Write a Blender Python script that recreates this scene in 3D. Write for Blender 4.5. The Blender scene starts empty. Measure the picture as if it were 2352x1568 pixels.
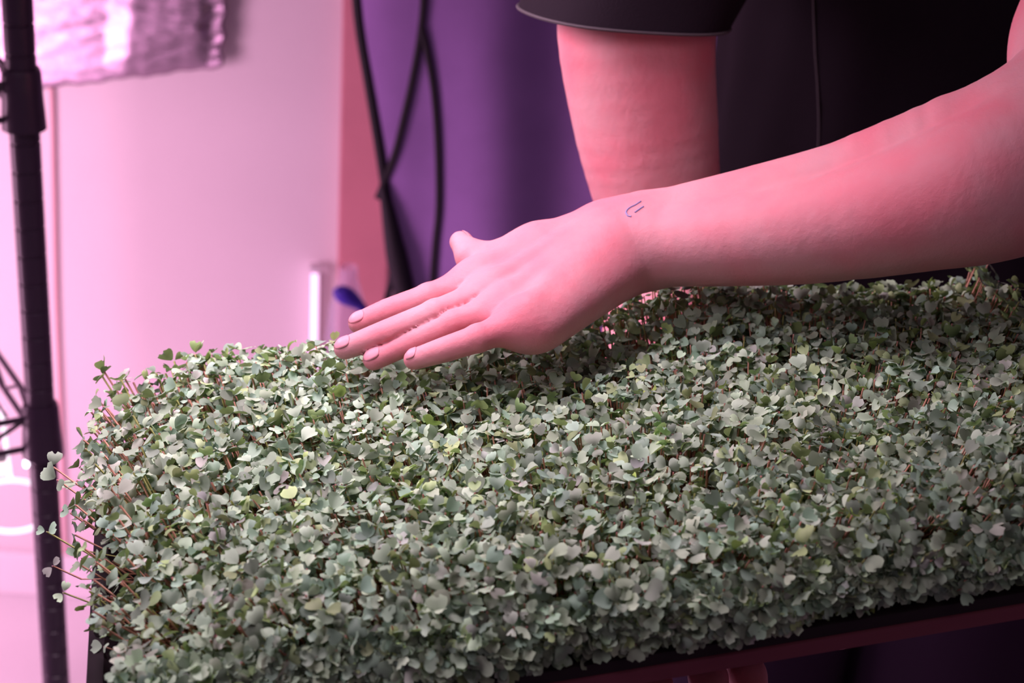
import bpy, bmesh, math, random
import numpy as np
from mathutils import Matrix, Vector, Quaternion
from mathutils.bvhtree import BVHTree
random.seed(7); rng = np.random.default_rng(7)
S = bpy.context.scene
COL = S.collection

# ------------------------------------------------------------------ camera
F = 4200.0                                   # focal length in pixels of the 2352 px wide frame
CAM_H = 1.5
_d = np.array([(598-1176)/F, -(9765-784)/F, -1.0]); UPC = -_d/np.linalg.norm(_d)   # world up in camera axes
_v = np.array([0, 0, -1.0]); YC = _v-(_v@UPC)*UPC; YC /= np.linalg.norm(YC); XC = np.cross(YC, UPC)
MCW = np.array([XC, YC, UPC])                # camera axes -> world axes
CAM = np.array([0, 0, CAM_H])
cam_data = bpy.data.cameras.new('camera'); cam = bpy.data.objects.new('camera', cam_data); COL.objects.link(cam)
cam_data.sensor_width = 36; cam_data.lens = F/2352*36
cam_data.clip_start = .02; cam_data.clip_end = 50
m4 = Matrix.Identity(4)
for i in range(3):
    for j in range(3): m4[i][j] = float(MCW[i][j])
m4.translation = Vector(CAM.tolist()); cam.matrix_world = m4
cam_data.dof.use_dof = True; cam_data.dof.focus_distance = .98; cam_data.dof.aperture_fstop = 9
S.camera = cam

# ------------------------------------------------------------------ world, unseen and added lamps, exposure
W = bpy.data.worlds.new('world'); S.world = W; W.use_nodes = True
W.node_tree.nodes['Background'].inputs[0].default_value = (.62, .34, .60, 1)
W.node_tree.nodes['Background'].inputs[1].default_value = .115
S.view_settings.view_transform = 'Standard'; S.view_settings.look = 'None'
S.view_settings.exposure = 0.0; S.view_settings.gamma = 1.0; S.view_settings.use_curve_mapping = False
def area(name, loc, aim, size, size_y, power, colour):
    l = bpy.data.lights.new(name, 'AREA'); l.shape = 'RECTANGLE'; l.size = size; l.size_y = size_y
    l.energy = power; l.color = colour
    o = bpy.data.objects.new(name, l); COL.objects.link(o); o.location = loc
    o.rotation_euler = (Vector(aim)-Vector(loc)).to_track_quat('-Z', 'Y').to_euler()
    return o
area('unseen_pink_light', (-.46, 1.16, 1.36), (.04, 1.16, 1.14), .25, .25, 1.85, (1, .66, .86)).data.spread = math.radians(100)  # grow light off frame at the left
area('unseen_pink_light', (-.17, .97, 1.66), (-.14, .95, 1.05), .28, .28, 1.95, (1, .69, .89)).data.spread = math.radians(82)  # added overhead panel; narrow spread dims things towards the right
area('unseen_pink_light', (-.55, .50, 1.62), (-.20, .90, 1.05), .3, .3, .8, (1, .72, .92)).data.spread = math.radians(75)  # added front-left fill for the leaves, not a real panel
area('wall_wash_light', (-1.05, 1.45, .60), (-.72, 2.25, .38), .5, .7, 14, (1, .50, .78))  # unseen; added to brighten the lower left of the wall
area('overhead_fill', (.7, -.3, 2.3), (.1, 1.1, 1.0), .8, .8, 1.7, (1, .66, .70))  # added fill from high behind the camera, no known fitting

# ------------------------------------------------------------------ helpers
def ray(px, py): return MCW@np.array([(px-1176)/F, -(py-784)/F, -1.0])
def at(px, py, d): return CAM+ray(px, py)*d
def at_y(px, py, Y):
    r = ray(px, py); return CAM+r*(Y/r[1])
# frame of the held tray: origin at the middle of the rim, x along it, y away from the camera, z up out of it
def rodr(r):
    t = np.linalg.norm(r); k = r/t; K = np.array([[0, -k[2], k[1]], [k[2], 0, -k[0]], [-k[1], k[0], 0]])
    return np.eye(3)+math.sin(t)*K+(1-math.cos(t))*K@K
RT = MCW@rodr(np.array([-1.1009, .0307, .1958])); OT = CAM+MCW@np.array([.0485, -.0942, -.9846])
def t2w(p): return np.asarray(p)@RT.T+OT
def w2t(p): return (np.asarray(p)-OT)@RT
def on_tray(px, py, h):                       # tray coordinates of the point at height h over the rim plane
    r = ray(px, py); n = RT[:, 2]; s = n@(OT+n*h-CAM)/(n@r); return w2t(CAM+r*s)
TM = Matrix.Identity(4)
for i in range(3):
    for j in range(3): TM[i][j] = float(RT[i][j])
TM.translation = Vector(OT.tolist())

def mat(name, col, rough=.5, metal=0, spec=.5, noise=0, nscale=40, bump=0, bscale=200, sss=0, emit=None, power=0, trans=0, ior=1.45, alpha=1):
    m = bpy.data.materials.new(name); m.use_nodes = True; nt = m.node_tree; b = nt.nodes['Principled BSDF']
    b.inputs['Base Color'].default_value = (*col, 1); b.inputs['Roughness'].default_value = rough
    b.inputs['Metallic'].default_value = metal; b.inputs['Specular IOR Level'].default_value = spec
    b.inputs['IOR'].default_value = ior; b.inputs['Transmission Weight'].default_value = trans
    b.inputs['Alpha'].default_value = alpha
    tc = nt.nodes.new('ShaderNodeTexCoord')
    if noise:
        n = nt.nodes.new('ShaderNodeTexNoise'); n.inputs['Scale'].default_value = nscale; n.inputs['Detail'].default_value = 5
        r = nt.nodes.new('ShaderNodeValToRGB')
        r.color_ramp.elements[0].position = .3; r.color_ramp.elements[1].position = .7
        r.color_ramp.elements[0].color = (*[max(0, c*(1-noise)) for c in col], 1)
        r.color_ramp.elements[1].color = (*[min(1, c*(1+noise)) for c in col], 1)
        nt.links.new(tc.outputs['Object'], n.inputs['Vector']); nt.links.new(n.outputs['Fac'], r.inputs[0]); nt.links.new(r.outputs[0], b.inputs['Base Color'])
    if bump:
        n = nt.nodes.new('ShaderNodeTexNoise'); n.inputs['Scale'].default_value = bscale; n.inputs['Detail'].default_value = 4
        bp = nt.nodes.new('ShaderNodeBump'); bp.inputs['Strength'].default_value = bump; bp.inputs['Distance'].default_value = .002
        nt.links.new(tc.outputs['Object'], n.inputs['Vector']); nt.links.new(n.outputs['Fac'], bp.inputs['Height']); nt.links.new(bp.outputs[0], b.inputs['Normal'])
    if sss:
        b.inputs['Subsurface Weight'].default_value = sss; b.inputs['Subsurface Radius'].default_value = (1, .35, .2); b.inputs['Subsurface Scale'].default_value = .006
    if emit:
        b.inputs['Emission Color'].default_value = (*emit, 1); b.inputs['Emission Strength'].default_value = power
    return m

def link(name, me, m, parent=None, smooth=True):
    if m: me.materials.append(m)
    o = bpy.data.objects.new(name, me); COL.objects.link(o)
    if parent: o.parent = parent
    if smooth and len(me.polygons): me.polygons.foreach_set('use_smooth', [True]*len(me.polygons))
    return o
def pyd(name, v, f, m, parent=None, smooth=True):
    me = bpy.data.meshes.new(name); me.from_pydata([tuple(map(float, p)) for p in v], [], [tuple(map(int, q)) for q in f]); me.update()
    return link(name, me, m, parent, smooth)
def tag(o, label=None, cat=None, group=None, kind=None):
    if label: o['label'] = label
    if cat: o['category'] = cat
    if group: o['group'] = group
    if kind: o['kind'] = kind
    return o
def empty(name, loc=(0, 0, 0), mw=None):
    o = bpy.data.objects.new(name, None); COL.objects.link(o); o.empty_display_size = .05
    if mw is not None: o.matrix_world = mw
    else: o.location = loc
    return o
class MB:                                     # collects shapes of ONE mesh
    def __init__(s, origin=(0, 0, 0)): s.v = []; s.f = []; s.o = np.array(origin, float)
    def add(s, v, f):
        n = len(s.v); s.v += [tuple(np.asarray(p)-s.o) for p in v]; s.f += [tuple(i+n for i in q) for q in f]
    def box(s, lo, hi, bev=0):
        bm = bmesh.new(); bmesh.ops.create_cube(bm, size=1)
        lo = np.array(lo); hi = np.array(hi)
        for v in bm.verts: v.co = Vector(((lo+hi)/2+np.array(v.co)*(hi-lo)).tolist())
        if bev: bmesh.ops.bevel(bm, geom=bm.edges[:], offset=bev, segments=2, affect='EDGES', profile=.5)
        bm.verts.ensure_lookup_table(); s.add([v.co[:] for v in bm.verts], [[v.index for v in f.verts] for f in bm.faces]); bm.free()
    def tube(s, pts, r, n=10, cap=True):
        pts = [np.array(p, float) for p in pts]; rs = r if hasattr(r, '__len__') else [r]*len(pts)
        up = None; V = []; Fc = []
        for i, p in enumerate(pts):
            t = pts[min(i+1, len(pts)-1)]-pts[max(i-1, 0)]; t /= np.linalg.norm(t)+1e-12
            if up is None:
                a = np.array([0, 0, 1.]) if abs(t[2]) < .9 else np.array([1., 0, 0]); up = np.cross(t, a)
            up = up-(up@t)*t; up /= np.linalg.norm(up); w = np.cross(t, up)
            for k in range(n):
                c = 2*math.pi*k/n; V.append(p+rs[i]*(math.cos(c)*up+math.sin(c)*w))
        for i in range(len(pts)-1):
            for k in range(n): Fc.append((i*n+k, i*n+(k+1) % n, (i+1)*n+(k+1) % n, (i+1)*n+k))
        if cap: Fc.append(tuple(range(n))[::-1]); Fc.append(tuple((len(pts)-1)*n+k for k in range(n)))
        s.add(V, Fc)
    def lathe(s, c, prof, n=24, axis=(0, 0, 1)):
        q = Vector((0, 0, 1)).rotation_difference(Vector(axis)); V = []; Fc = []
        for r, z in prof:
            for k in range(n):
                a = 2*math.pi*k/n; V.append(np.array(c)+np.array(q@Vector((r*math.cos(a), r*math.sin(a), z))))
        for i in range(len(prof)-1):
            for k in range(n): Fc.append((i*n+k, i*n+(k+1) % n, (i+1)*n+(k+1) % n, (i+1)*n+k))
        s.add(V, Fc)
    def build(s, name, m, parent=None, smooth=False):
        me = bpy.data.meshes.new(name); me.from_pydata([tuple(map(float, p)) for p in s.v], [], s.f); me.update()
        bm = bmesh.new(); bm.from_mesh(me); bmesh.ops.recalc_face_normals(bm, faces=bm.faces[:]); bm.to_mesh(me); bm.free()
        o = link(name, me, m, parent, smooth)
        if smooth: shade(me, 40)
        if not parent: o.location = tuple(s.o)
        return o
def shade(me, deg):
    me.polygons.foreach_set('use_smooth', [True]*len(me.polygons))
    bm = bmesh.new(); bm.from_mesh(me); lim = math.radians(deg)
    for e in bm.edges:
        if len(e.link_faces) == 2 and e.calc_face_angle(0) > lim: e.smooth = False
    bm.to_mesh(me); bm.free()
def spline(P, n=8):                           # Catmull-Rom through the points
    P = [np.array(p, float) for p in P]; Q = [2*P[0]-P[1]]+P+[2*P[-1]-P[-2]]; out = []
    for i in range(1, len(Q)-2):
        for k in range(n):
            t = k/n; a, b, c, d = Q[i-1:i+3]
            out.append(.5*(2*b+(c-a)*t+(2*a-5*b+4*c-d)*t*t+(3*b-a-3*c+d)*t**3))
    out.append(P[-1]); return out

# ------------------------------------------------------------------ implicit surfaces -> one continuous skin (surface nets)
class Field:
    def __init__(s, lo, hi, res):
        s.lo = np.array(lo, float); s.res = res
        s.n = np.ceil((np.array(hi)-s.lo)/res).astype(int)+1; s.d = np.full(s.n, .05, np.float32)
    def window(s, pts, margin):
        a = np.clip(((np.min(pts, 0)-margin-s.lo)/s.res).astype(int), 0, s.n-1); b = np.clip(((np.max(pts, 0)+margin-s.lo)/s.res).astype(int)+1, 1, s.n)
        sl = tuple(slice(int(i), int(max(j, i+1))) for i, j in zip(a, b))
        g = [(np.arange(q.start, q.stop)*s.res+s.lo[k]).astype(np.float32) for k, q in enumerate(sl)]
        return sl, g
    def cone(s, a, b, ra, rb, k=0, mode='add', flat=None):
        a = np.array(a, float); b = np.array(b, float)
        sl, g = s.window(np.array([a, b]), max(ra, rb)+.03+k); X, Y, Z = np.meshgrid(*g, indexing='ij', copy=False, sparse=True)
        ab = b-a; L = max(ab@ab, 1e-12)
        t = np.clip(((X-a[0])*ab[0]+(Y-a[1])*ab[1]+(Z-a[2])*ab[2])/L, 0, 1)
        d = np.sqrt((X-a[0]-t*ab[0])**2+(Y-a[1]-t*ab[1])**2+(Z-a[2]-t*ab[2])**2)-(ra+t*(rb-ra))
        s.merge(sl, d.astype(np.float32), k, mode)
    def chain(s, pts, rs, k=0):
        for i in range(len(pts)-1): s.cone(pts[i], pts[i+1], rs[i], rs[i+1], k)
    def merge(s, sl, d, k, mode='add'):
        o = s.d[sl]
        if mode == 'sub':
            d = -d; h = np.maximum(k-np.abs(o-d), 0)/max(k, 1e-6); s.d[sl] = np.maximum(o, d)+h*h*k/4
        elif k > 0:
            h = np.maximum(k-np.abs(o-d), 0)/k; s.d[sl] = np.minimum(o, d)-h*h*k/4
        else: s.d[sl] = np.minimum(o, d)
    def mesh(s):
        d = s.d; ins = d < 0; nx, ny, nz = d.shape
        c = np.zeros((nx-1, ny-1, nz-1), np.uint8)
        for i in (0, 1):
            for j in (0, 1):
                for k in (0, 1): c += ins[i:nx-1+i, j:ny-1+j, k:nz-1+k]
        cells = np.argwhere((c > 0) & (c < 8)); idx = np.full(c.shape, -1, np.int64); idx[tuple(cells.T)] = np.arange(len(cells))
        acc = np.zeros((len(cells), 3)); cnt = np.zeros(len(cells))
        for ax in range(3):
            o1, o2 = [q for q in range(3) if q != ax]
            for i in (0, 1):
                for j in (0, 1):
                    off = np.zeros(3, int); off[o1] = i; off[o2] = j; off2 = off.copy(); off2[ax] = 1
                    a = d[tuple((cells+off).T)]; b = d[tuple((cells+off2).T)]; m = (a < 0) != (b < 0)
                    t = np.where(m, a/np.where(m, a-b, 1), 0); p = np.tile(off.astype(float), (len(cells), 1)); p[:, ax] += t
                    acc[m] += p[m]; cnt[m] += 1
        V = (cells+acc/cnt[:, None])*s.res+s.lo; Q = []
        for ax in range(3):
            o1, o2 = (ax+1) % 3, (ax+2) % 3
            A = [slice(None)]*3; B = [slice(None)]*3; A[ax] = slice(0, -1); B[ax] = slice(1, None)
            e = np.argwhere(ins[tuple(A)] != ins[tuple(B)])
            e = e[(e[:, o1] > 0) & (e[:, o2] > 0) & (e[:, o1] < d.shape[o1]-1) & (e[:, o2] < d.shape[o2]-1)]
            u = np.zeros(3, int); u[o1] = 1; v = np.zeros(3, int); v[o2] = 1
            q = np.stack([idx[tuple((e-u-v).T)], idx[tuple((e-v).T)], idx[tuple(e.T)], idx[tuple((e-u).T)]], 1)
            fl = ~ins[tuple(e.T)]; q[fl] = q[fl][:, ::-1]; Q.append(q)
        Q = np.concatenate(Q); return V, Q[(Q >= 0).all(1)]
def mesh_np(name, V, Fq):
    me = bpy.data.meshes.new(name); k = Fq.shape[1]
    me.vertices.add(len(V)); me.vertices.foreach_set('co', np.asarray(V, np.float32).ravel())
    me.loops.add(Fq.size); me.loops.foreach_set('vertex_index', Fq.ravel().astype(np.int32))
    me.polygons.add(len(Fq)); me.polygons.foreach_set('loop_start', np.arange(0, Fq.size, k, dtype=np.int32))
    me.update(calc_edges=True); me.validate(); return me

# ------------------------------------------------------------------ materials
M_wall = mat('white_wall_paint', (.80, .74, .76), .6, bump=.15, bscale=60, noise=.03, nscale=3)
M_floor = mat('pale_floor_paint', (.82, .78, .80), .35, noise=.04, nscale=4)
M_wood = mat('pale_wood_casing', (.70, .28, .32), .6, noise=.12, nscale=6)
M_black = mat('black_powder_coat', (.045, .026, .050), .32, spec=.7)
M_tray = mat('black_tray_plastic', (.014, .010, .012), .55, spec=.25, bump=.1, bscale=80)
M_tray2 = mat('maroon_tray_plastic', (.17, .05, .07), .6, spec=.2)
M_soil = mat('dark_growing_mat', (.035, .022, .018), .95, noise=.5, nscale=150, bump=.8, bscale=300)
M_shirt = mat('black_cotton', (.010, .006, .010), .9, spec=.15, bump=.25, bscale=700)
M_seam = mat('grey_thread', (.055, .045, .05), .8)
M_trouser = mat('dark_purple_cotton', (.030, .014, .034), .9, spec=.15, bump=.3, bscale=500)
M_shoe = mat('black_leather', (.02, .018, .02), .4)
M_apron = mat('purple_canvas', (.34, .19, .50), .75, spec=.2, noise=.08, nscale=14, bump=.25, bscale=500)
M_cord = mat('black_webbing', (.012, .009, .016), .7)
M_white = mat('white_plastic', (.85, .82, .85), .35)
M_pinkcord = mat('pink_rubber_cord', (.95, .60, .62), .45)
M_indigo = mat('indigo_plastic', (.07, .035, .45), .4)
M_clear = mat('clear_lilac_plastic', (.80, .72, .95), .12, alpha=.30)
M_tube = mat('glowing_tube', (.9, .7, .9), .4, emit=(1, .62, .95), power=1.5)
M_bulb = mat('glowing_bulb', (1, .9, 1), .4, emit=(1, .80, 1), power=5)
M_ring = mat('glowing_loop', (1, .9, 1), .4, emit=(1, .86, 1), power=1.2)  # emission put on the cable loop to keep it white
M_warm = mat('warm_bulb', (1, .9, .9), .4, emit=(1, .74, .80), power=1.6)
M_nail = mat('fingernail', (.58, .25, .29), .42, spec=.3)
M_ink = mat('blue_ink', (.22, .19, .34), .6)

def skin_mat():
    m = mat('skin', (.58, .235, .265), .55, spec=.25, sss=.12); nt = m.node_tree; b = nt.nodes['Principled BSDF']
    tc = nt.nodes.new('ShaderNodeTexCoord'); n = nt.nodes.new('ShaderNodeTexNoise'); n.inputs['Scale'].default_value = 22; n.inputs['Detail'].default_value = 4
    r = nt.nodes.new('ShaderNodeValToRGB'); r.color_ramp.elements[0].color = (.60, .19, .225, 1); r.color_ramp.elements[1].color = (.56, .265, .285, 1)
    r.color_ramp.elements[0].position = .35; r.color_ramp.elements[1].position = .65
    nt.links.new(tc.outputs['Object'], n.inputs['Vector']); nt.links.new(n.outputs['Fac'], r.inputs[0]); nt.links.new(r.outputs[0], b.inputs['Base Color'])
    v = nt.nodes.new('ShaderNodeTexNoise'); v.inputs['Scale'].default_value = 130; v.inputs['Detail'].default_value = 6; v.inputs['Roughness'].default_value = .65
    bp = nt.nodes.new('ShaderNodeBump'); bp.inputs['Strength'].default_value = .22; bp.inputs['Distance'].default_value = .003
    nt.links.new(tc.outputs['Object'], v.inputs['Vector']); nt.links.new(v.outputs['Fac'], bp.inputs['Height']); nt.links.new(bp.outputs[0], b.inputs['Normal'])
    return m
M_skin = skin_mat()

def leaf_mat(name, scale):
    m = bpy.data.materials.new(name); m.use_nodes = True; nt = m.node_tree; b = nt.nodes['Principled BSDF']
    a = nt.nodes.new('ShaderNodeAttribute'); a.attribute_name = 'tint'
    g = nt.nodes.new('ShaderNodeNewGeometry'); mx = nt.nodes.new('ShaderNodeMix'); mx.data_type = 'RGBA'; mx.blend_type = 'MULTIPLY'
    mx.inputs['B'].default_value = (.95, 1.0, .55, 1)      # leaf undersides are yellower
    nt.links.new(g.outputs['Backfacing'], mx.inputs['Factor']); nt.links.new(a.outputs['Color'], mx.inputs['A'])
    nt.links.new(mx.outputs['Result'], b.inputs['Base Color'])
    b.inputs['Roughness'].default_value = .55; b.inputs['Specular IOR Level'].default_value = .25
    tr = nt.nodes.new('ShaderNodeBsdfTranslucent'); ms = nt.nodes.new('ShaderNodeMixShader'); ms.inputs[0].default_value = .17
    nt.links.new(mx.outputs['Result'], tr.inputs['Color'])
    nt.links.new(b.outputs[0], ms.inputs[1]); nt.links.new(tr.outputs[0], ms.inputs[2]); nt.links.new(ms.outputs[0], nt.nodes['Material Output'].inputs['Surface'])
    return m
M_leaf = leaf_mat('microgreen_leaf', 1)

def foil_mat():
    m = mat('crinkled_silver_foil', (.44, .34, .43), .26, metal=1); nt = m.node_tree; b = nt.nodes['Principled BSDF']
    tc = nt.nodes.new('ShaderNodeTexCoord'); mp = nt.nodes.new('ShaderNodeMapping'); mp.inputs['Scale'].default_value = (.5, 1, 3.2); mp.inputs['Rotation'].default_value = (0, -.3, 0)
    n = nt.nodes.new('ShaderNodeTexNoise'); n.inputs['Scale'].default_value = 26; n.inputs['Detail'].default_value = 6; n.inputs['Roughness'].default_value = .65
    bp = nt.nodes.new('ShaderNodeBump'); bp.inputs['Strength'].default_value = .45; bp.inputs['Distance'].default_value = .005
    nt.links.new(tc.outputs['Object'], mp.inputs[0]); nt.links.new(mp.outputs[0], n.inputs['Vector']); nt.links.new(n.outputs['Fac'], bp.inputs['Height']); nt.links.new(bp.outputs[0], b.inputs['Normal'])
    return m
M_foil = foil_mat()

# ------------------------------------------------------------------ the room
YW = 2.25
b = MB(); b.box((-2.2, YW, 0), (2.4, YW+.1, 2.5)); tag(b.build('wall_back', M_wall), kind='structure')
b = MB(); b.box((-2.3, -1.2, 0), (-2.2, YW+.1, 2.5)); tag(b.build('wall_left', M_wall), kind='structure')
b = MB(); b.box((-2.3, -1.2, -.06), (2.4, YW+.1, 0)); tag(b.build('floor', M_floor), kind='structure')
b = MB(); b.box((-2.2, YW-.015, 0), (-.29, YW-.0005, .07), .003); tag(b.build('baseboard_back', M_white), kind='structure')
x0 = at_y(783, 200, YW-.02)[0]; x1 = at_y(905, 200, YW-.02)[0]
b = MB(); b.box((x0, YW-.022, 0), (x1, YW-.0005, 2.2), .003); tag(b.build('trim_1', M_wood), kind='structure')

# ------------------------------------------------------------------ foil sheet on the wall
def foil_sheet():
    c = [at_y(-160, 235, YW-.02), at_y(512, 152, YW-.02), at_y(545, -420, YW-.02), at_y(-160, -420, YW-.02)]
    nx, nz = 90, 60; V = []; Fc = []
    fr = np.random.default_rng(3); waves = [(fr.uniform(4, 18), fr.uniform(40, 170), fr.uniform(0, 6.3), fr.uniform(-.5, -.2)) for _ in range(10)]
    for j in range(nz+1):
        for i in range(nx+1):
            s = i/nx; t = j/nz; p = c[0]*(1-s)*(1-t)+c[1]*s*(1-t)+c[2]*s*t+c[3]*(1-s)*t
            a = p[0]; z = p[2]; h = 0
            for (k1, k2, ph, sk) in waves: h += abs(math.sin(k1*a+k2*(z+sk*a)+ph))/(k1+k2)*.05
            ed = min(s, 1-s, t)*10; h = h*min(1, .35+ed)
            if s > .93: h += .006*(s-.93)/.07*abs(math.sin(t*70)+.5*math.sin(t*173))
            bl = max(0, min(1, (s-.60)/.08))*max(0, min(1, (.95-s)/.03)); h += .006*bl*math.sin(t*9)
            p = p+np.array([.002*math.sin(t*60), -h, .0012*math.sin(s*31)+.0008*math.sin(s*83)]); V.append(p)
    for j in range(nz):
        for i in range(nx): q = j*(nx+1)+i; Fc.append((q, q+1, q+nx+2, q+nx+1))
    o = pyd('foil_sheet', V, Fc, M_foil, None, True)
    md = o.modifiers.new('thick', 'SOLIDIFY'); md.thickness = .0006; md.offset = 1
    return tag(o, 'crinkled silver foil sheet taped flat on the pink-lit wall behind the rack post', 'foil')
foil_sheet()

# ------------------------------------------------------------------ wire rack at the left
def rack():
    base = at(84, 784, 1.61); bx, by = base[0], base[1]
    root = empty('wire_shelving_rack', (bx, by, 0)); tag(root, 'black wire shelving rack with a ribbed round post, at the left edge', 'shelving rack')
    da = np.array([-.52, .854, 0]); db = np.array([-.854, -.52, 0]); La, Lb = .46, .92
    z1 = at(70, 140, 1.61)[2]; z2 = at(90, 1035, 1.61)[2]
    P = [np.zeros(3), da*La, da*La+db*Lb, db*Lb]
    R0 = .0127
    for p in P:
        m = MB(); prof = [(0, 0), (.016, 0), (.016, .02), (R0, .022)]; z = .04
        while z < 1.9:
            prof += [(R0, z-.0015), (R0-.0011, z-.0007), (R0-.0011, z+.0007), (R0, z+.0015)]; z += .0254
        prof += [(R0, 1.9), (R0*.8, 1.905), (0, 1.905)]
        m.lathe(p, prof, 28); m.build('post', M_black, root, True)
    for z in (z1, z2, .25):
        for p in P:
            m = MB(); m.lathe(p+np.array([0, 0, z]), [(R0+.0003, -.026), (.0185, -.026), (.0178, -.012), (.0170, .0), (.0162, .022), (.0150, .026), (R0+.0003, .026)], 28)
            m.build('collar', M_black, root, True)
        for a, c in ((0, 1), (1, 2), (2, 3), (3, 0)):
            A = P[a]; B = P[c]; u = (B-A)/np.linalg.norm(B-A); A = A+u*.014; B = B-u*.014; L = np.linalg.norm(B-A)
            m = MB()
            for dz in (.013, -.017): m.tube([A+np.array([0, 0, z+dz]), B+np.array([0, 0, z+dz])], .0030, 8)
            n = int(L/.05); zz = []
            for i in range(n+1): zz.append(A+u*(L*i/n)+np.array([0, 0, z+(.012 if i % 2 else -.016)]))
            m.tube(zz, .0022, 6); m.build('shelf_edge', M_black, root, True)
        n = int(Lb/.03)
        for i in range(1, n):
            A = P[0]+db*(Lb*i/n)+np.array([0, 0, z+.0185]); m = MB(); m.tube([A, A+da*La], .0016, 6); m.build('shelf_wire', M_black, root, True)
        for fr in (.33, .66):
            A = P[0]+da*La*fr+np.array([0, 0, z+.0155]); m = MB(); m.tube([A, A+db*Lb], .0022, 6); m.build('shelf_wire', M_black, root, True)
    return np.array([bx, by, 0]), da, db, z1, z2
rk, da, db, z1, z2 = rack()

def lamp_things():
    for (x, y, r0, ln, mm, lab) in ((60, 1064, .0026, .0085, M_bulb, 'tiny bright white LED bulb beside the post, just below the wire shelf'), (4, 1072, .0085, .016, M_warm, 'round warm-white LED bulb at the left edge of the picture below the wire shelf')):
        e = at(x, y, 1.66); r = empty('led_bulb', tuple(e)); tag(r, lab, 'bulb')
        m = MB(); m.lathe((0, 0, -ln/2), [(0, 0), (r0*.6, r0*.2), (r0*.95, r0*.7), (r0, ln*.5), (r0*.8, ln*.8), (r0*.55, ln)], 16); m.build('glass', mm, r, True)
        m = MB(); m.lathe((0, 0, ln/2), [(r0*.6, -.0005), (r0*.62, .004), (r0*.3, .006), (0, .006)], 16); m.build('socket', M_white, r, True)
        m = MB(); m.tube([np.array([0, 0, ln/2+.005]), np.array([0, 0, z2-e[2]-.018])], .0008, 6); m.build('wire', M_black, r, True)
    # white cable loop; glow added so it comes out bright
    c = at(28, 1162, 1.72); L = []
    for k in range(49):
        a = 2*math.pi*k/48+math.pi/2; L.append((.036*math.cos(a), .010*math.cos(a+.4), .030*math.sin(a)))
    m = MB(c); m.tube([c+np.array(q) for q in L], .0028, 8)
    m.tube([c+np.array([0, 0, .03]), c+np.array([-.004, 0, z2-c[2]+.0])], .0024, 8)
    tag(m.build('cable_loop', M_ring, None, True), 'thin white cable loop with added glow hanging left of the post below the wire shelf', 'cable')
    # thin pale pink cord down the wall right of the post
    P = [at_y(x, y, YW-.006) for x, y in ((92, -250), (98, 60), (116, 190), (122, 420), (128, 700), (140, 1000), (150, 1300), (160, 1440))]
    m = MB(P[0]); m.tube(spline(P, 6), .0030, 8); tag(m.build('pink_cord', M_pinkcord, None, True), 'thin pale pink cord running down the wall just right of the post', 'cord')
    # vertical tube lamp on the wall
    a = at_y(724, 618, YW-.02); b2 = a+np.array([0, 0, -.30]); r = empty('tube_lamp', tuple(a)); tag(r, 'slim upright glowing pink tube lamp on the wall above the greens', 'lamp')
    m = MB(); m.tube([np.array([0, 0, -.004]), b2-a], .0050, 14); m.build('light_tube', M_tube, r, True)
    m = MB(); m.box((-.007, -.007, -.004), (.007, .012, .004), .001); m.build('end_cap', M_white, r)
    m = MB(); m.box((-.004, .006, -.29), (.004, .0195, -.01), .001); m.build('mounting_rail', M_white, r)
lamp_things()

def bottle_and_stool():
    Y = 2.02; base = at_y(800, 960, Y); zt = base[2]
    s = empty('plant_stool', (base[0], Y, 0)); tag(s, 'small white stool against the wall holding the clear bottle', 'stool')
    m = MB(); m.box((-.16, -.09, zt-.02), (.035, .09, zt), .004); m.build('seat', M_white, s)
    for sx in (-.145, .020):
        for sy in (-.075, .075):
            m = MB(); m.box((sx-.011, sy-.011, 0), (sx+.011, sy+.011, zt-.02), .002); m.build('leg', M_white, s)
    r = empty('clear_bottle', (base[0]-.004, Y, zt)); tag(r, 'clear lilac plastic bottle with an indigo spout on the stool by the wall', 'bottle')
    top = at_y(800, 612, Y)[2]-zt
    m = MB(); m.lathe((0, 0, 0), [(0, .0005), (.024, .0005), (.026, .004), (.026, top*.55), (.022, top*.75), (.012, top*.92), (.011, top)], 24); m.build('bottle_body', M_clear, r, True)
    a = at_y(768, 668, Y-.035)-np.array([base[0]-.004, Y, zt]); c = at_y(842, 716, Y-.02)-np.array([base[0]-.004, Y, zt])
    m = MB(); P = [a+(c-a)*t+np.array([0, 0, .004*math.sin(t*3.1)]) for t in np.linspace(0, 1, 9)]
    m.tube(P, [.004, .0092, .0110, .0115, .0105, .0088, .0070, .0055, .0040], 16); m.build('spout', M_indigo, r, True)
bottle_and_stool()

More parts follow.
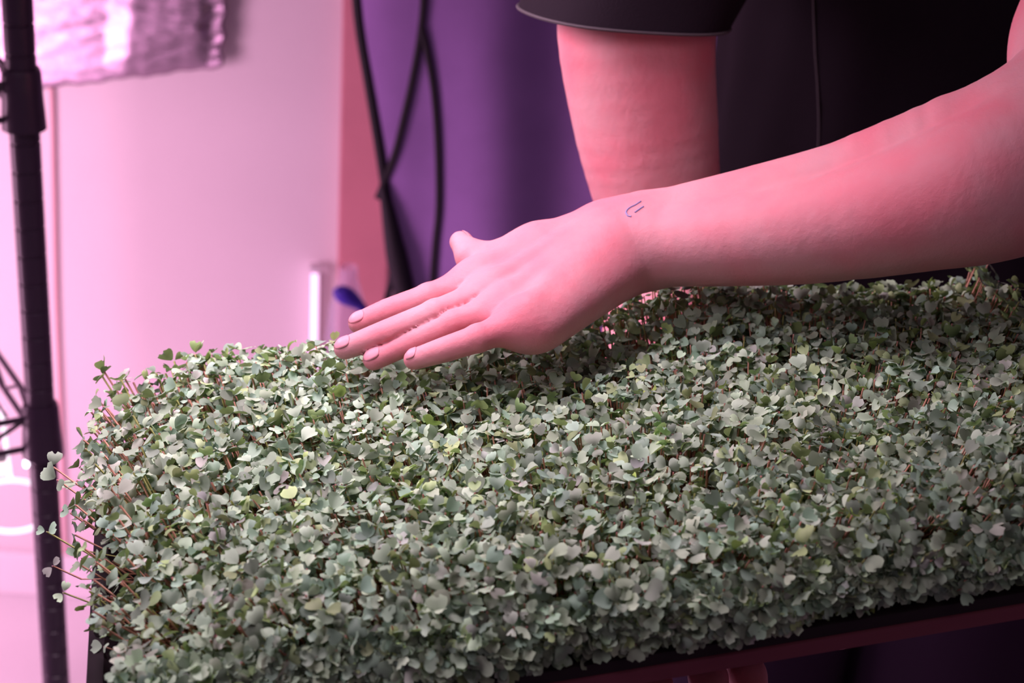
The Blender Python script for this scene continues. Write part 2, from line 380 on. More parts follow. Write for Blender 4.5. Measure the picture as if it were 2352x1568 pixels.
# ------------------------------------------------------------------ purple apron with black piping on the wall
def apron():
    left = [(800, -300), (812, -60), (822, 60), (843, 190), (866, 330), (884, 450), (900, 560), (918, 690), (940, 900), (955, 1100)]
    YA = 1.98
    def yq(s, t): return YA-.006*math.sin(s*11+1.2*t+.6)-.045*math.exp(-((s-.25)/.22)**2)-.006*math.sin(s*23+t*3)
    LP = spline([np.array(q, float) for q in left], 6); n = len(LP); V = []; Fc = []; NX = 60
    for j, q in enumerate(LP):
        t = j/(n-1); a = at_y(q[0], q[1], YA); 
        for i in range(NX+1):
            s = i/NX; wid = .52-.04*t; x = a[0]+wid*s
            V.append((x, yq(s*1.0, t)+(.02 if s == 0 else 0), a[2]+.0*s))
    for j in range(n-1):
        for i in range(NX): q = j*(NX+1)+i; Fc.append((q, q+1, q+NX+2, q+NX+1))
    r = empty('apron', tuple(V[0])); tag(r, 'purple canvas apron with black piping and cords hanging on the wall behind the arm', 'apron')
    o = np.array(V[0]); c = pyd('apron_cloth', np.array(V)-o, Fc, M_apron, r, True)
    md = c.modifiers.new('thick', 'SOLIDIFY'); md.thickness = .0018
    sc = 4200/2.15
    ly = [q[1] for q in LP]; lx = [at_y(q[0], q[1], YA)[0] for q in LP]
    def cord(pts, rad, name='cord', dy=.004):
        P = []; Q = spline([np.array(q, float) for q in pts], 6)
        for q in Q:                                   # lies on the cloth where the cloth billows
            a = at_y(q[0], q[1], YA); t = np.interp(q[1], ly, np.linspace(0, 1, len(ly))); sx = max(0, (a[0]-np.interp(q[1], ly, lx))/(.52-.04*t))
            P.append(at_y(q[0], q[1], yq(sx, t)-dy))
        m = MB(o); m.tube(P, rad, 10)
        me = m.build(name, M_cord, None, True); me.location = (0, 0, 0); me.parent = r; return me
    cord([(q[0]+4, q[1]) for q in left], .0058, 'piping', .003)
    cord([(980, -300), (975, -40), (967, 70), (948, 180), (928, 270), (908, 350), (880, 425), (868, 455)], .0042)
    cord([(968, 60), (982, 120), (997, 210), (1006, 330), (1008, 470), (1000, 560), (994, 650), (988, 820)], .0042)
    cord([(878, 425), (890, 480), (905, 560), (920, 630), (932, 700), (944, 900)], [.004+.0085*min(1, i/14) for i in range(31)], 'strap', .008)
    cord([(908, 560), (900, 640), (886, 700), (878, 820)], .0040, 'cord', .004)
    top = V[0][2]; m = MB()                         # wooden hanging rail far above the frame
    m.box((V[0][0]-.05, YA-.06, top+.0015), (V[0][0]+.60, YW-.0005, top+.03), .004); tag(m.build('hanging_rail', M_white), 'white rail fixed to the wall carrying the purple apron', 'rail')
apron()

# ------------------------------------------------------------------ the held trays of microgreens
def tray_shell(name, m, parent, hx, hy, depth, lip, z0=0.0, wall=.0012, taper=.018, ridge=True):
    def ringp(x, y, r, z, n=6):
        out = []
        for cx, cy, a0 in ((x-r, y-r, 0), (-x+r, y-r, 90), (-x+r, -y+r, 180), (x-r, -y+r, 270)):
            for k in range(n+1):
                a = math.radians(a0+90*k/n); out.append((cx+r*math.cos(a), cy+r*math.sin(a), z))
        return out
    rings = [ringp(hx, hy, .02, z0-lip), ringp(hx, hy, .02, z0-.0008), ringp(hx-.001, hy-.001, .02, z0), ringp(hx-.008, hy-.008, .018, z0), ringp(hx-.010, hy-.010, .018, z0-.003)]
    K = 5
    for k in range(1, K+1):
        t = k/K; rings.append(ringp(hx-.010-taper*t, hy-.010-taper*t, .016, z0-.003-(depth-.003)*t))
        if ridge and k < K: rings.append(ringp(hx-.0085-taper*t, hy-.0085-taper*t, .016, z0-.005-(depth-.003)*t))
    # back up on the outside
    for k in range(K, 0, -1):
        t = k/K; rings.append(ringp(hx-.010-taper*t+wall, hy-.010-taper*t+wall, .017, z0-.003-(depth-.003)*t-wall))
    rings.append(ringp(hx-.0075, hy-.0075, .018, z0-.004)); rings.append(ringp(hx-.0015, hy-.0015, .019, z0-.0035)); rings.append(ringp(hx-.0015, hy-.0015, .019, z0-lip))
    V = [p for r in rings for p in r]; n = len(rings[0]); Fc = []
    for i in range(len(rings)-1):
        for k in range(n): Fc.append((i*n+k, i*n+(k+1) % n, (i+1)*n+(k+1) % n, (i+1)*n+k))
    i = len(rings)-1
    for k in range(n): Fc.append((i*n+k, i*n+(k+1) % n, (k+1) % n, k))
    idx_in = 4+K+(K-1 if ridge else 0); Fc.append(tuple(idx_in*n+k for k in range(n))[::-1]); Fc.append(tuple((idx_in+1)*n+k for k in range(n)))
    o = pyd(name, V, Fc, m, parent, False); shade(o.data, 50); return o

tray = empty('microgreen_tray', mw=TM); tag(tray, 'black plastic tray packed with grey-green microgreens, held up tilted under the hand', 'tray')
tray_shell('tray_shell', M_tray, tray, .270, .140, .036, .007, z0=.012, taper=.045)
low = tray_shell('drain_tray', M_tray2, None, .2705, .1405, .032, .0085, z0=.0045, taper=.048, ridge=False); low.matrix_world = TM
tag(low, 'plain dark maroon drain tray nested beneath the black tray, seen lower right', 'tray')
m = MB(); m.box((-.214, -.084, -.022), (.214, .084, -.004), .004); m.build('growing_mat', M_soil, tray)

# canopy: heads of the seedlings spread over a pillow that bulges over the rim
HAND_C = []   # filled from the hand below (tray x, y, underside height)
def leaf_grid(L, Wd, cup, fold, notch, bend):
    V = []; T = (0, .18, .42, .68, .88, 1.0); Wt = (.16, .55, .90, 1.06, 1.0, .72); Sx = (-1, -.5, 0, .5, 1)
    for t, w in zip(T, Wt):
        for s in Sx:
            a = abs(s); y = t*L
            if t == 1.0: y = L*(1-notch if a < .5 else 1.06 if a == .5 else .93)
            V.append((s*w*Wd, y+.0012, cup*s*s*Wd*w+bend*t*t*L+fold*math.sin(t*3.14)*L))
    Fc = []
    for j in range(5):
        for i in range(4):
            q = j*5+i; Fc.append((q, q+1, q+6, q+5))
    return np.array(V), np.array(Fc)
VAR = []
for k in range(14):
    vs = []; fs = []; n0 = 0
    for side in (0, 1):
        L = rng.uniform(.0044, .0068); Wd = L*rng.uniform(.50, .68)
        V, Fc = leaf_grid(L, Wd, rng.uniform(-.55, .7), rng.uniform(-.10, .16), rng.uniform(.12, .34), rng.uniform(-.45, .35))
        el = rng.uniform(-.25, .75); ce, se = math.cos(el), math.sin(el)
        V = np.stack([V[:, 0], V[:, 1]*ce-V[:, 2]*se, V[:, 1]*se+V[:, 2]*ce], 1)
        az = side*math.pi+rng.uniform(-.55, .55); ca, sa = math.cos(az), math.sin(az)
        V = np.stack([V[:, 0]*ca-V[:, 1]*sa, V[:, 0]*sa+V[:, 1]*ca, V[:, 2]], 1)
        vs.append(V); fs.append(Fc+n0); n0 += len(V)
    VAR.append((np.concatenate(vs), np.concatenate(fs)))

def canopy_H(x, y): return .0605-.028*(x+.27)/.54*(.5+y/.28)+.0035*np.sin(x*23+1)*np.cos(y*31)+.019*np.exp(-((x-.095)/.065)**2-((y-.165)/.05)**2)
def left_x(y): return -np.interp(y, [-.155, -.10, .02, .10, .16], [.250, .258, .278, .277, .268])
def sample_heads(n):
    out = []
    ex, ey = .285, .152
    while len(out) < n:
        r = rng.random()
        if r < .74:                                   # top
            x = rng.uniform(-ex, ex); y = rng.uniform(-.146, ey+.006+.016*math.exp(-((x-.12)/.09)**2))
            u = max(x/ex, 0); v = abs(y)/(.146 if y < 0 else .165); lf = x-left_x(y)
            if lf < 0: continue
            drop = .012*max(0, (u-.9)/.1)**2+.018*max(0, (v-.80)/.20)**2*(1 if y < 0 else .3)
            nx = .8*max(0, (u-.87)/.13); z = canopy_H(x, y)-drop-rng.random()**1.4*.024
            if lf < .06:                              # the stems splay and thin out towards the left end
                q = 1-lf/.06; nx = -.75*q; z -= q*q*.006+rng.random()*q*.026
                if rng.random() < .62*q: continue
            nrm = np.array([nx, (.9*max(0, (v-.78)/.22))*np.sign(y), 1.0])
        elif r < .96:                                 # front face
            x = rng.uniform(left_x(-.15), ex); t = rng.random()**.9; z = .0165+.0085*x/.27+(.036-.024*(x+.27)/.54)*t
            y = -.141-.004*math.sin(t*3.1)+rng.uniform(0, .012)-.004*math.sin(x*40)*(1-t); nrm = np.array([0, -1.0, .45+.7*t])
            if rng.random() < .30*(1-t)*(2.0 if x < -.2 else 1): continue
        else:                                         # right face
            y = rng.uniform(-ey, ey); t = rng.random(); z = .008+.036*t; x = ex-.006+rng.uniform(-.012, .004); nrm = np.array([1.0, 0, .4+.7*t])
        for (hx, hy, hz, hr) in HAND_C:               # pressed aside under the hand
            d = math.hypot(x-hx, y-hy)
            if d < hr+.006: z = min(z, hz-.003+max(0, d-hr)*1.2)
        if z < -.004: continue
        nrm = nrm+rng.normal(0, .48, 3); nrm /= np.linalg.norm(nrm); out.append((x, y, z, *nrm))
    for (x, y, z) in ((-.288, .072, .040), (-.289, .012, .036), (-.286, -.012, .030), (-.284, .050, .044), (-.280, -.035, .028)):   # a few strays hanging out over the post side
        nrm = np.array([-.5, -.6, .6])+rng.normal(0, .2, 3); out.append((x, y, z, *(nrm/np.linalg.norm(nrm))))
    return np.array(out[5:])
def rot_to(n, spin):
    z = n; a = np.array([1., 0, 0]) if abs(n[0]) < .9 else np.array([0, 1., 0]); x = np.cross(a, z); x /= np.linalg.norm(x); y = np.cross(z, x)
    c, s = math.cos(spin), math.sin(spin); return np.stack([x*c+y*s, -x*s+y*c, z], 1)
def seedling_geo(h):
    p = h[:3]; n = h[3:]; k = rng.integers(len(VAR)); V, Fq = VAR[k]; sc = rng.uniform(.75, 1.28)
    V = (V*sc)@rot_to(n, rng.uniform(0, 6.28)).T+p
    bx = np.clip(p[0]*.88+rng.normal(0, .004), -.212, .212); by = np.clip(p[1]*.62+rng.normal(0, .004), -.082, .082)
    B = np.array([bx, by, -.006]); c1 = p-n*.005-np.array([0, 0, .018]); c2 = B+np.array([0, 0, .022]); r = .0007 if p[0] < -.19 else .00055
    pts = [p*(1-t)**3+3*c1*t*(1-t)**2+3*c2*t*t*(1-t)+B*t**3 for t in (0, .25, .55, 1.0)]
    sv = []; 
    for q in pts:
        for a in (0, 2.094, 4.189): sv.append(q+np.array([r*math.cos(a), r*math.sin(a), 0]))
    sv = np.array(sv); sf = []
    for i in range(3):
        for a in range(3): sf.append((i*3+a, i*3+(a+1) % 3, i*3+3+(a+1) % 3, i*3+3+a))
    # own colour of each seedling: grey green, some yellower, a few flushed pink
    g = rng.random(); base = np.array([.27, .375, .245])
    if g < .07: base = np.array([.27, .38, .17])
    elif g < .12: base = np.array([.32, .37, .29])
    elif g < .36: base = np.array([.215, .335, .225])
    base = base*rng.uniform(.52, 1.38)*rng.uniform(.95, 1.05, 3)*np.array([1.20, 1.23, 1.25])
    col = np.tile(base, (len(V), 1)); pr = np.tile((np.repeat([.82, .93, 1.0, 1.04, 1.08, 1.16], 5)*np.tile([1.12, 1, .93, 1, 1.12], 6)), 2)[:len(V)]; col = col*pr[:, None]
    st = np.array([.80, .44, .54])*rng.uniform(.8, 1.2) if rng.random() < .75 else np.array([.55, .58, .36])
    return np.concatenate([V, sv]), np.concatenate([Fq, np.array(sf)+len(V)]), np.concatenate([col, np.tile(st, (len(sv), 1))])
def greens(n):
    H = sample_heads(n); Pw = H[:, :3]@RT.T+OT; rel = (Pw-CAM)@MCW      # camera axes, used only to pick the nearest ones in view
    u = 1176+F*rel[:, 0]/-rel[:, 2]; v = 784-F*rel[:, 1]/-rel[:, 2]
    surf = H[:, 2] > np.array([canopy_H(a, c) for a, c in H[:, :2]])-.006
    side = H[:, 1] < -.146
    score = rel[:, 2]+np.where((surf | side) & (u > 20) & (u < 2330) & (v > 60) & (v < 1545), 10, 0)
    order = np.argsort(-score); solo = set(order[:300].tolist()); A = []; B = []; C = []; off = 0
    for i in range(n):
        V, Fq, c = seedling_geo(H[i])
        if i in solo:
            o0 = H[i][:3]; me = mesh_np('seedling', V-o0, Fq); ca = me.color_attributes.new('tint', 'FLOAT_COLOR', 'POINT')
            ca.data.foreach_set('color', np.concatenate([c, np.ones((len(c), 1))], 1).astype(np.float32).ravel())
            o = link('seedling', me, M_leaf, tray); o.location = o0.tolist()
        else: A.append(V); B.append(Fq+off); C.append(c); off += len(V)
    c = np.concatenate(C); me = mesh_np('seedling_carpet', np.concatenate(A), np.concatenate(B)); ca = me.color_attributes.new('tint', 'FLOAT_COLOR', 'POINT')
    ca.data.foreach_set('color', np.concatenate([c, np.ones((len(c), 1))], 1).astype(np.float32).ravel())
    o = link('seedling_carpet', me, M_leaf, tray); tag(o, kind='stuff')

# ------------------------------------------------------------------ the person
person = empty('person', (0.34, 1.42, 0))
tag(person, 'person in a black T-shirt leaning over the tray, left hand flat on the greens', 'person')
PO = np.array([.34, 1.42, 0])
VS, FS = [], []
def addmesh(V, Q): FS.append(np.asarray(Q)+sum(len(a) for a in VS)); VS.append(np.asarray(V)-PO)

T = on_tray
# left hand, laid on the greens: control points in tray coordinates
fing = {
 'index': [T(1094, 646, .0925), T(985, 683, .0905), T(890, 715, .0865), T(824, 741, .0815)],
 'middle': [T(1128, 676, .0925), T(1000, 722, .0905), T(885, 766, .0845), T(792, 800, .0775)],
 'ring': [T(1160, 705, .0910), T(1040, 744, .0875), T(940, 786, .0800), T(858, 826, .0730)],
 'pinky': [T(1200, 738, .0915), T(1098, 777, .0895), T(1020, 803, .0835), T(951, 825, .0770)]}
frad = {'index': [.0098, .0080, .0073, .0061], 'middle': [.0100, .0083, .0075, .0062], 'ring': [.0097, .0078, .0070, .0060], 'pinky': [.0092, .0076, .0070, .0058]}
wr_u = T(1470, 528, .098); wr_l = T(1462, 572, .092)
UPT = T(2480, 330, .147)*.45+w2t(at(2555, -60, 1.10))*.55
def arm_field():
    e1 = T(2480, 330, .147); e2 = T(2480, 372, .144); Fd = Field((-.15, min(.05, e2[1]-.048), .04), (max(e1[0], UPT[0])+.05, max(e1[1], UPT[1], .235)+.055, max(e1[2], UPT[2])+.05), .00125); print(Fd.n); print('elbow', e1)
    # metacarpals and palm
    heads = [fing[k][0] for k in ('index', 'middle', 'ring', 'pinky')]
    wst = [T(1400, 533, .098), T(1402, 553, .098), T(1402, 575, .095), T(1400, 600, .090)]
    for i, (h, w) in enumerate(zip(heads, wst)):
        Fd.cone(h-np.array([0, 0, .002]), w, (.0125, .0130, .0125, .0115)[i], .0155, .012)
    Fd.cone((heads[0]+heads[1])/2-np.array([0, 0, .006]), wst[1], .012, .0160, .012); Fd.cone((heads[2]+heads[3])/2-np.array([0, 0, .006]), wst[3], .012, .0160, .012)
    # thumb: mount, two phalanges, tip bent back
    th = [T(1370, 560, .094), T(1235, 578, .096), T(1130, 600, .094), T(1086, 590, .096), T(1058, 556, .100)]
    Fd.cone(th[0], th[1], .0165, .0145, .014); Fd.cone(th[1], th[2], .0135, .0100, .010)
    Fd.cone(th[2], th[3], .0100, .0090, .006); Fd.cone(th[3], th[4], .0090, .0066, .006)
    Fd.cone(th[1], heads[0], .009, .008, .014)                              # web
    Fd.cone(heads[3]+np.array([.012, -.001, -.004]), T(1455, 590, .089), .0120, .0175, .014); Fd.cone(heads[3]+np.array([.004, 0, -.003]), wst[2], .011, .016, .012)
    # fingers: each a chain of its own, hard union between neighbours keeps the creases
    nxh = int((.03-Fd.lo[0])/Fd.res); acc = None
    for k in ('index', 'middle', 'ring', 'pinky'):
        f2 = Field.__new__(Field); f2.lo = Fd.lo; f2.res = Fd.res; f2.n = np.array([nxh, Fd.n[1], Fd.n[2]]); f2.d = np.full(f2.n, .05, np.float32)
        P = fing[k]; R = frad[k]
        f2.cone(P[0], P[1], R[0], R[1], 0); f2.cone(P[1], P[2], R[1], R[2], 0); f2.cone(P[2], P[3], R[2], R[3], 0)
        f2.cone(P[1], P[1]+np.array([0, 0, .0006]), R[1]*1.02, R[1]*1.02, .0015)
        if acc is None: acc = f2.d
        else:
            df = np.abs(acc-f2.d); acc = np.minimum(acc, f2.d)+.0017*np.clip(1-df/.0016, 0, 1)**2      # crease between neighbours
    kk = .009; base = Fd.d[:nxh]; h = np.maximum(kk-np.abs(base-acc), 0)/kk; Fd.d[:nxh] = np.minimum(base, acc)-h*h*kk/4
    # knuckles and tendons over the back of the hand
    up = np.array([0, -.002, .0])
    for i, (hd, w) in enumerate(zip(heads, wst)):
        Fd.cone(hd+np.array([.002, 0, .0035]), hd+np.array([.006, 0, .0035]), .0096, .0092, .006)
        Fd.cone(hd+np.array([.004, -.0015, .0105]), w+np.array([-.012, -.003, .0128]), .0023, .0020, .008)
    # wrist and forearm: radius side and ulna side
    U = [(1470, 532, .098), (1500, 525, .099), (1700, 487, .106), (1934, 441, .116), (2213, 366, .135), (2330, 340, .142), (2480, 330, .147)]
    Lw = [(1462, 574, .092), (1500, 566, .094), (1700, 552, .100), (1934, 520, .110), (2213, 446, .130), (2330, 408, .138), (2480, 372, .144)]
    Ru = [.0205, .0212, .0245, .0290, .0385, .0405, .040]
    Us = spline([T(*q) for q in U], 4); Ls = spline([T(*q) for q in Lw], 4); Rs = np.interp(np.linspace(0, len(U)-1, len(Us)), range(len(U)), Ru)
    for i in range(len(Us)-1):
        Fd.cone(Us[i], Us[i+1], Rs[i], Rs[i+1], 0 if i else .01)
    for i in range(len(Us)-1):
        sl = Fd.cone(Ls[i], Ls[i+1], Rs[i], Rs[i+1], .006)
    Fd.cone(T(*U[-1]), UPT, .041, .0435, .035)
    Fd.cone(wst[0], T(*U[0]), .0155, .0195, .014); Fd.cone(wst[3], T(*Lw[0]), .0160, .0195, .014)
    return Fd, T(*U[-2]), T(*U[-1])
Fd, el0, el1 = arm_field()
V, Q = Fd.mesh(); print('arm verts', len(V))
# light smoothing of the grid steps
def relax(V, Q, it=2, lam=.5):
    E = np.concatenate([Q[:, [0, 1]], Q[:, [1, 2]], Q[:, [2, 3]], Q[:, [3, 0]]]); E = np.concatenate([E, E[:, ::-1]])
    cnt = np.bincount(E[:, 0], minlength=len(V))[:, None]
    for _ in range(it):
        for l in (lam, -lam*1.04):
            av = np.stack([np.bincount(E[:, 0], V[E[:, 1], k], minlength=len(V)) for k in range(3)], 1)/np.maximum(cnt, 1); V = V+l*(av-V)
    return V
V = relax(V, Q, 3); addmesh(t2w(V), Q)
# hollows pressed into the greens
for k in fing:
    P = fing[k]; R = frad[k]
    for i in range(3):
        for t in np.linspace(0, 1, 5):
            c = P[i]*(1-t)+P[i+1]*t; r = R[i]*(1-t)+R[i+1]*t; HAND_C.append((c[0], c[1], c[2]-r, r+.003))
for t in np.linspace(0, .55, 5):
    for a, c in ((fing['index'][0], wr_u), (fing['pinky'][0], wr_l), (fing['ring'][0], wr_l)):
        q = np.array(a)*(1-t)+np.array(c)*t; HAND_C.append((q[0], q[1], q[2]-.016, .020))

# upper arm of that side, shoulder, right arm and the hand carrying the tray from below
ew = t2w(el1); sh_l = at(2645, -560, 1.24)
Fb = Field(np.minimum(ew, sh_l)-.09, np.maximum(ew, sh_l)+.09, .004)
Fb.cone(t2w(el0), ew, .040, .042, .02); Fb.cone(ew, ew*.45+at(2555, -60, 1.10)*.55, .043, .046, .02); Fb.cone(ew*.45+at(2555, -60, 1.10)*.55, sh_l, .046, .055, .02)
V, Q = Fb.mesh(); addmesh(V, Q)
sh_r = at(1640, -560, 1.30); el_r = at(1530, 660, 1.27); ua = [at(1462, 70, 1.22), at(1484, 290, 1.235), at(1512, 470, 1.25)]
tb = lambda x, y, z: t2w((x, y, z))
wr_r = tb(.030, .045, -.062)
Fb = Field(np.minimum(sh_r, wr_r)-np.array([.16, .12, .12]), np.maximum(sh_r, el_r)+.10, .003)
AP = spline([sh_r, at(1560, -310, 1.262), at(1488, -90, 1.232)]+ua+[el_r], 5); AR = np.interp(np.linspace(0, 6, len(AP)), range(7), [.058, .057, .0555, .0530, .0485, .0425, .0405])
for i in range(len(AP)-1): Fb.cone(AP[i], AP[i+1], AR[i], AR[i+1], 0)
Fb.cone(el_r, el_r*.6+wr_r*.4, .0400, .0400, .02); Fb.cone(el_r*.6+wr_r*.4, wr_r, .0400, .0260, .02)
V, Q = Fb.mesh(); addmesh(relax(V, Q, 2), Q)
def right_hand():
    lo = np.array([-.09, -.175, -.105]); hi = np.array([.125, .095, .005]); f = Field(lo, hi, .0015)
    w = np.array([.030, .040, -.060]); f.cone(w, w+np.array([0, .03, -.003]), .024, .026, .01)
    tips = [(.049, -.141, -.040), (.024, -.152, -.0185), (-.012, -.150, -.0225), (-.040, -.144, -.032)]
    mcp = [(.056, -.052, -.045), (.035, -.058, -.045), (.013, -.056, -.045), (-.006, -.046, -.045)]
    for a, b2 in zip(mcp, tips):
        a = np.array(a); b2 = np.array(b2); f.cone(a, w+np.array([(a[0]-.028)*.4, -.01, 0]), .0120, .018, .012)
    base = f.d.copy(); acc = np.full_like(base, .05)
    for i, (a, b2) in enumerate(zip(mcp, tips)):
        a = np.array(a); b2 = np.array(b2); f.d[:] = .05; s = (1, 1.02, .98, .86)[i]
        m1 = a*.6+b2*.4+np.array([0, -.004, -.006]); m2 = a*.28+b2*.72+np.array([0, -.006, -.014]); f.cone(a, m1, .0100*s, .0092*s, .004); f.cone(m1, m2, .0090*s, .0083*s, .004); f.cone(m2, b2, .0083*s, .0068*s, .004)
        acc = np.minimum(acc, f.d)
    f.d[:] = base; h = np.maximum(.008-np.abs(f.d-acc), 0)/.008; f.d = np.minimum(f.d, acc)-h*h*.002
    f.cone(w+np.array([.012, -.015, 0]), (.082, -.020, -.052), .015, .0120, .012); f.cone((.082, -.020, -.052), (.100, -.052, -.046), .0112, .0098, .006); f.cone((.100, -.052, -.046), (.106, -.080, -.042), .0098, .0080, .005)
    V, Q = f.mesh(); addmesh(t2w(relax(V, Q, 2)), Q)
right_hand()
# torso and neck under the shirt
hip = at(2230, 1500, 1.40); hip = np.array([.40, 1.40, .98]); chest = at(2190, -250, 1.36)
body_me = mesh_np('body', np.concatenate(VS), np.concatenate(FS)); body = link('body', body_me, M_skin, person)
bvh = BVHTree.FromPolygons([tuple(v) for v in (np.concatenate(VS)+PO)], [tuple(q) for q in np.concatenate(FS)])

def nail(tip, prev, r, tw=0, ln=.0052, outw=None):
    """a thin curved plate on the back of a fingertip"""
    tip = t2w(tip); prev = t2w(prev); ax = tip-prev; ax /= np.linalg.norm(ax)
    up = RT[:, 2] if outw is None else RT@np.array(outw, float); up = up-(up@ax)*ax; up /= np.linalg.norm(up)
    sd = np.cross(ax, up); up = up*math.cos(tw)+sd*math.sin(tw); sd = np.cross(ax, up)
    c = tip-ax*r*.05; V = []; Fc = []; n = 9
    for j in range(n):
        t = j/(n-1); al = (t-.5)*2*ln; half = .72*math.sqrt(max(.04, 1-abs(t*2-1)**3.2))
        for i in range(n):
            th = (i/(n-1)-.5)*2*half; rr = r*1.0+.0004-.0022*max(0, t-.45)**2*4
            V.append(c+ax*al+rr*(up*math.cos(th)+sd*math.sin(th))-PO)
    for j in range(n-1):
        for i in range(n-1): q = j*n+i; Fc.append((q, q+1, q+n+1, q+n))
    o = pyd('fingernail', V, Fc, M_nail, person, True); md = o.modifiers.new('thick', 'SOLIDIFY'); md.thickness = .0003; md.offset = 0
nail(fing['index'][3], fing['index'][2], .0060, -.3); nail(fing['middle'][3], fing['middle'][2], .0062, -.3); nail(fing['ring'][3], fing['ring'][2], .0060, -.3); nail(fing['pinky'][3], fing['pinky'][2], .0058, -.3, .0043)
nail(T(1058, 556, .100), T(1086, 590, .096), .0068, 0, .0062, (1, .2, .5))

def tattoo():
    for pts in ([(1472, 462), (1460, 470), (1446, 477), (1438, 486), (1442, 495), (1450, 497)], [(1478, 474), (1466, 482), (1458, 488)]):
        P = []
        for x, y in pts:
            r = ray(x, y); h = bvh.ray_cast(Vector(CAM.tolist()), Vector(r.tolist()).normalized())
            if h[0] is None: return
            P.append(np.array(h[0])-np.array(Vector(r.tolist()).normalized())*.0001-PO)
        m = MB(); m.tube(spline(P, 4), .0006, 6); m.build('tattoo', M_ink, person, True)
tattoo()

# shirt: torso, two sleeves, hems
def loft(m, rings, cap=False):
    V = [p for r in rings for p in r]; n = len(rings[0]); Fc = []
    for i in range(len(rings)-1):
        for k in range(n): Fc.append((i*n+k, i*n+(k+1) % n, (i+1)*n+(k+1) % n, (i+1)*n+k))
    if cap: Fc += [tuple(range(n))[::-1], tuple((len(rings)-1)*n+k for k in range(n))]
    m.add(V, Fc)
def torso_ring(c, hw, hd, z, n=96, fold=0, tilt=0):
    out = []
    for k in range(n):
        a = 2*math.pi*k/n; ca, sa = math.cos(a), math.sin(a); e = 2/2.5
        x = hw*math.copysign(abs(ca)**e, ca); y = hd*math.copysign(abs(sa)**e, sa)
        f = 1+fold*(.5*math.sin(a*9+z*6)+.35*math.sin(a*17-z*9+1)+.3*math.sin(a*5+z*14))
        out.append(np.array([c[0]+x*f, c[1]+y*f, z+tilt*y]))
    return out
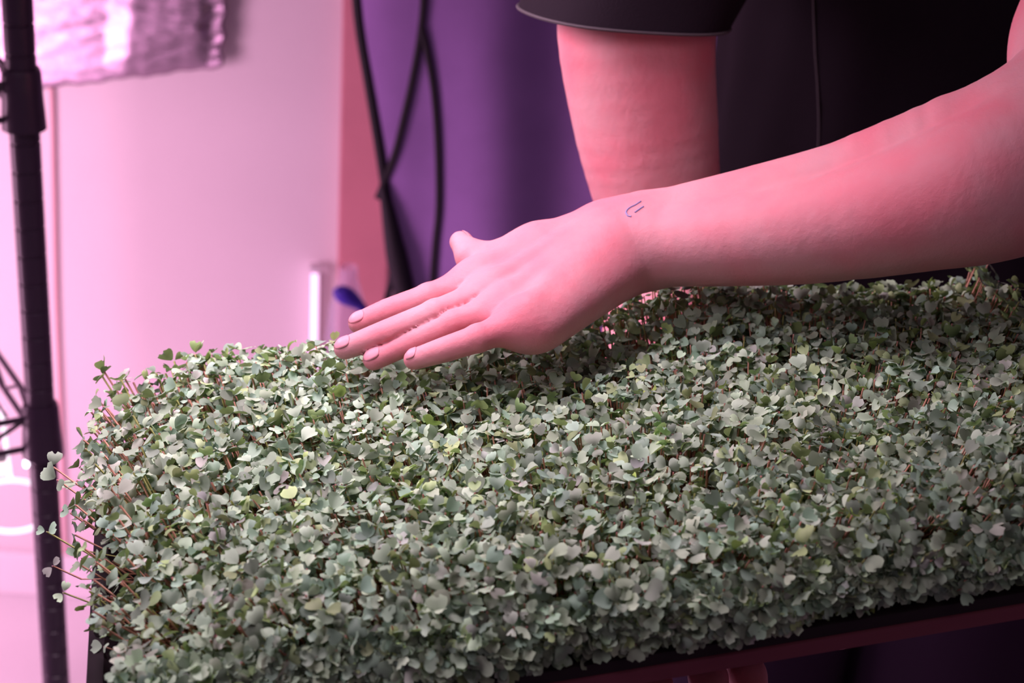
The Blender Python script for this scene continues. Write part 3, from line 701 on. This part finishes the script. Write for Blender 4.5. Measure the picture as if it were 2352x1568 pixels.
def shirt():
    m = MB()
    zt = [(.84, .330, 1.475, .222, .134), (.92, .327, 1.473, .198, .126), (1.0, .325, 1.470, .178, .118), (1.08, .325, 1.460, .174, .115), (1.16, .325, 1.445, .176, .115), (1.24, .328, 1.42, .182, .116), (1.32, .335, 1.38, .190, .115), (1.40, .345, 1.34, .190, .105), (1.46, .355, 1.30, .150, .085), (1.50, .36, 1.27, .080, .065), (1.53, .36, 1.25, .062, .058)]
    rings = []
    Z = [q[0] for q in zt]
    for z in np.linspace(.84, 1.53, 44):
        v = [np.interp(z, Z, [q[i] for q in zt]) for i in range(1, 5)]; rings.append(torso_ring((v[0], v[1]), v[2], v[3], z, fold=.016*(1 if z < 1.4 else .4)))
    loft(m, [[p-PO for p in r] for r in rings])
    # right sleeve (left in view): wide mouth around the upper arm
    def sleeve(A, B, ra, rb, nrm, flare, off, wave=.03, seg=14):
        R = []; d = B-A; d /= np.linalg.norm(d); n = np.array(nrm, float); n /= np.linalg.norm(n); x = np.cross(d, [0, 1., 0]); x /= np.linalg.norm(x)
        for i in range(seg+1):
            t = i/seg; c = A+(B-A)*t; dd = d*(1-t**2)+n*t**2; dd /= np.linalg.norm(dd); xx = x-(x@dd)*dd; xx /= np.linalg.norm(xx); yy = np.cross(dd, xx); r = ra+(rb-ra)*t
            ring = []
            for k in range(64):
                a = 2*math.pi*k/64; f = 1+wave*t*math.sin(a*3+1)+wave*.6*t*math.sin(a*5+t*4)
                ring.append(c+off*t+f*r*(xx*math.cos(a)*flare+yy*math.sin(a))-PO)
            R.append(ring)
        return R, x
    mouth = at(1430, 38, 1.215)
    R, _ = sleeve(at(1680, -520, 1.30), mouth, .082, .0680, (at(1415, 160, 1.235)-at(1440, -60, 1.215)), 1.04, np.zeros(3))
    inner = [[p*1.0 for p in r] for r in R]
    cen = [np.mean(r, 0) for r in R]; inner = [[c+(p-c)*.965 for p in r] for c, r in zip(cen, R)]
    loft(m, R+inner[::-1])
    R2, _ = sleeve(at(2655, -600, 1.25), at(2577, -190, 1.137), .085, .070, (at(2555, -60, 1.10)-at(2600, -320, 1.17)), 1.05, np.zeros(3))
    cen = [np.mean(r, 0) for r in R2]; loft(m, R2+[[c+(p-c)*.965 for p in r] for c, r in zip(cen, R2)][::-1])
    o = m.build('shirt', M_shirt, person, True); o.data.polygons.foreach_set('use_smooth', [True]*len(o.data.polygons))
    # stitched hem of the near sleeve and the front seam thread
    ring = [c for c in R[-1]]; h = MB(); cc = np.mean(R[-1], 0)
    h.tube([cc+(p-cc)*1.004 for p in ring]+[cc+(ring[0]-cc)*1.004], .0011, 6, False); h.build('sleeve_hem', M_seam, person, True)
    sb = BVHTree.FromObject(o, bpy.context.evaluated_depsgraph_get()); P = []
    for x, y in ((1866, -260), (1867, -120), (1868, 0), (1870, 60), (1873, 130), (1878, 200), (1881, 290), (1878, 380), (1876, 520)):
        r = Vector(ray(x, y).tolist()).normalized(); hh = sb.ray_cast(Vector((CAM-PO).tolist()), r)
        if hh[0] is not None: P.append(np.array(hh[0])-np.array(r)*.0006)
    if len(P) > 2:
        h = MB(); h.tube(spline(P, 5), .0008, 6); h.build('shirt_seam', M_seam, person, True)
shirt()
def trousers():
    m = MB(); R = []
    for z, hw, hd in ((1.00, .160, .108), (.94, .180, .116), (.88, .200, .122), (.82, .212, .124), (.76, .214, .122), (.72, .205, .115)): R.append([p-PO for p in torso_ring((.325, 1.475), hw, hd, z, fold=.012)])
    loft(m, R, True)
    for sx in (-.090, .105):
        R = []
        for t in np.linspace(0, 1, 16):
            z = .80-.74*t; r = .114-.036*t; R.append([p-PO for p in torso_ring((.325+sx*(1-.08*t), 1.475), r*(1+.03*math.sin(t*30)), r*1.08, z, 40, fold=.02)])
        loft(m, R, True)
    m.build('trousers', M_trouser, person, True)
    for sx in (-.10, .10):
        m = MB(); R = []
        for t, w, h in ((0, .030, .05), (.12, .040, .075), (.3, .042, .085), (.55, .046, .055), (.8, .046, .040), (.95, .034, .032), (1, .015, .018)):
            y = 1.545-.29*t; R.append([np.array([.325+sx+w*math.cos(a), y, max(.001, h*.5+h*.5*math.sin(a))])-PO for a in np.linspace(0, 2*math.pi, 20, endpoint=False)])
        loft(m, R, True); m.build('shoe', M_shoe, person, True)
trousers()
greens(12500)
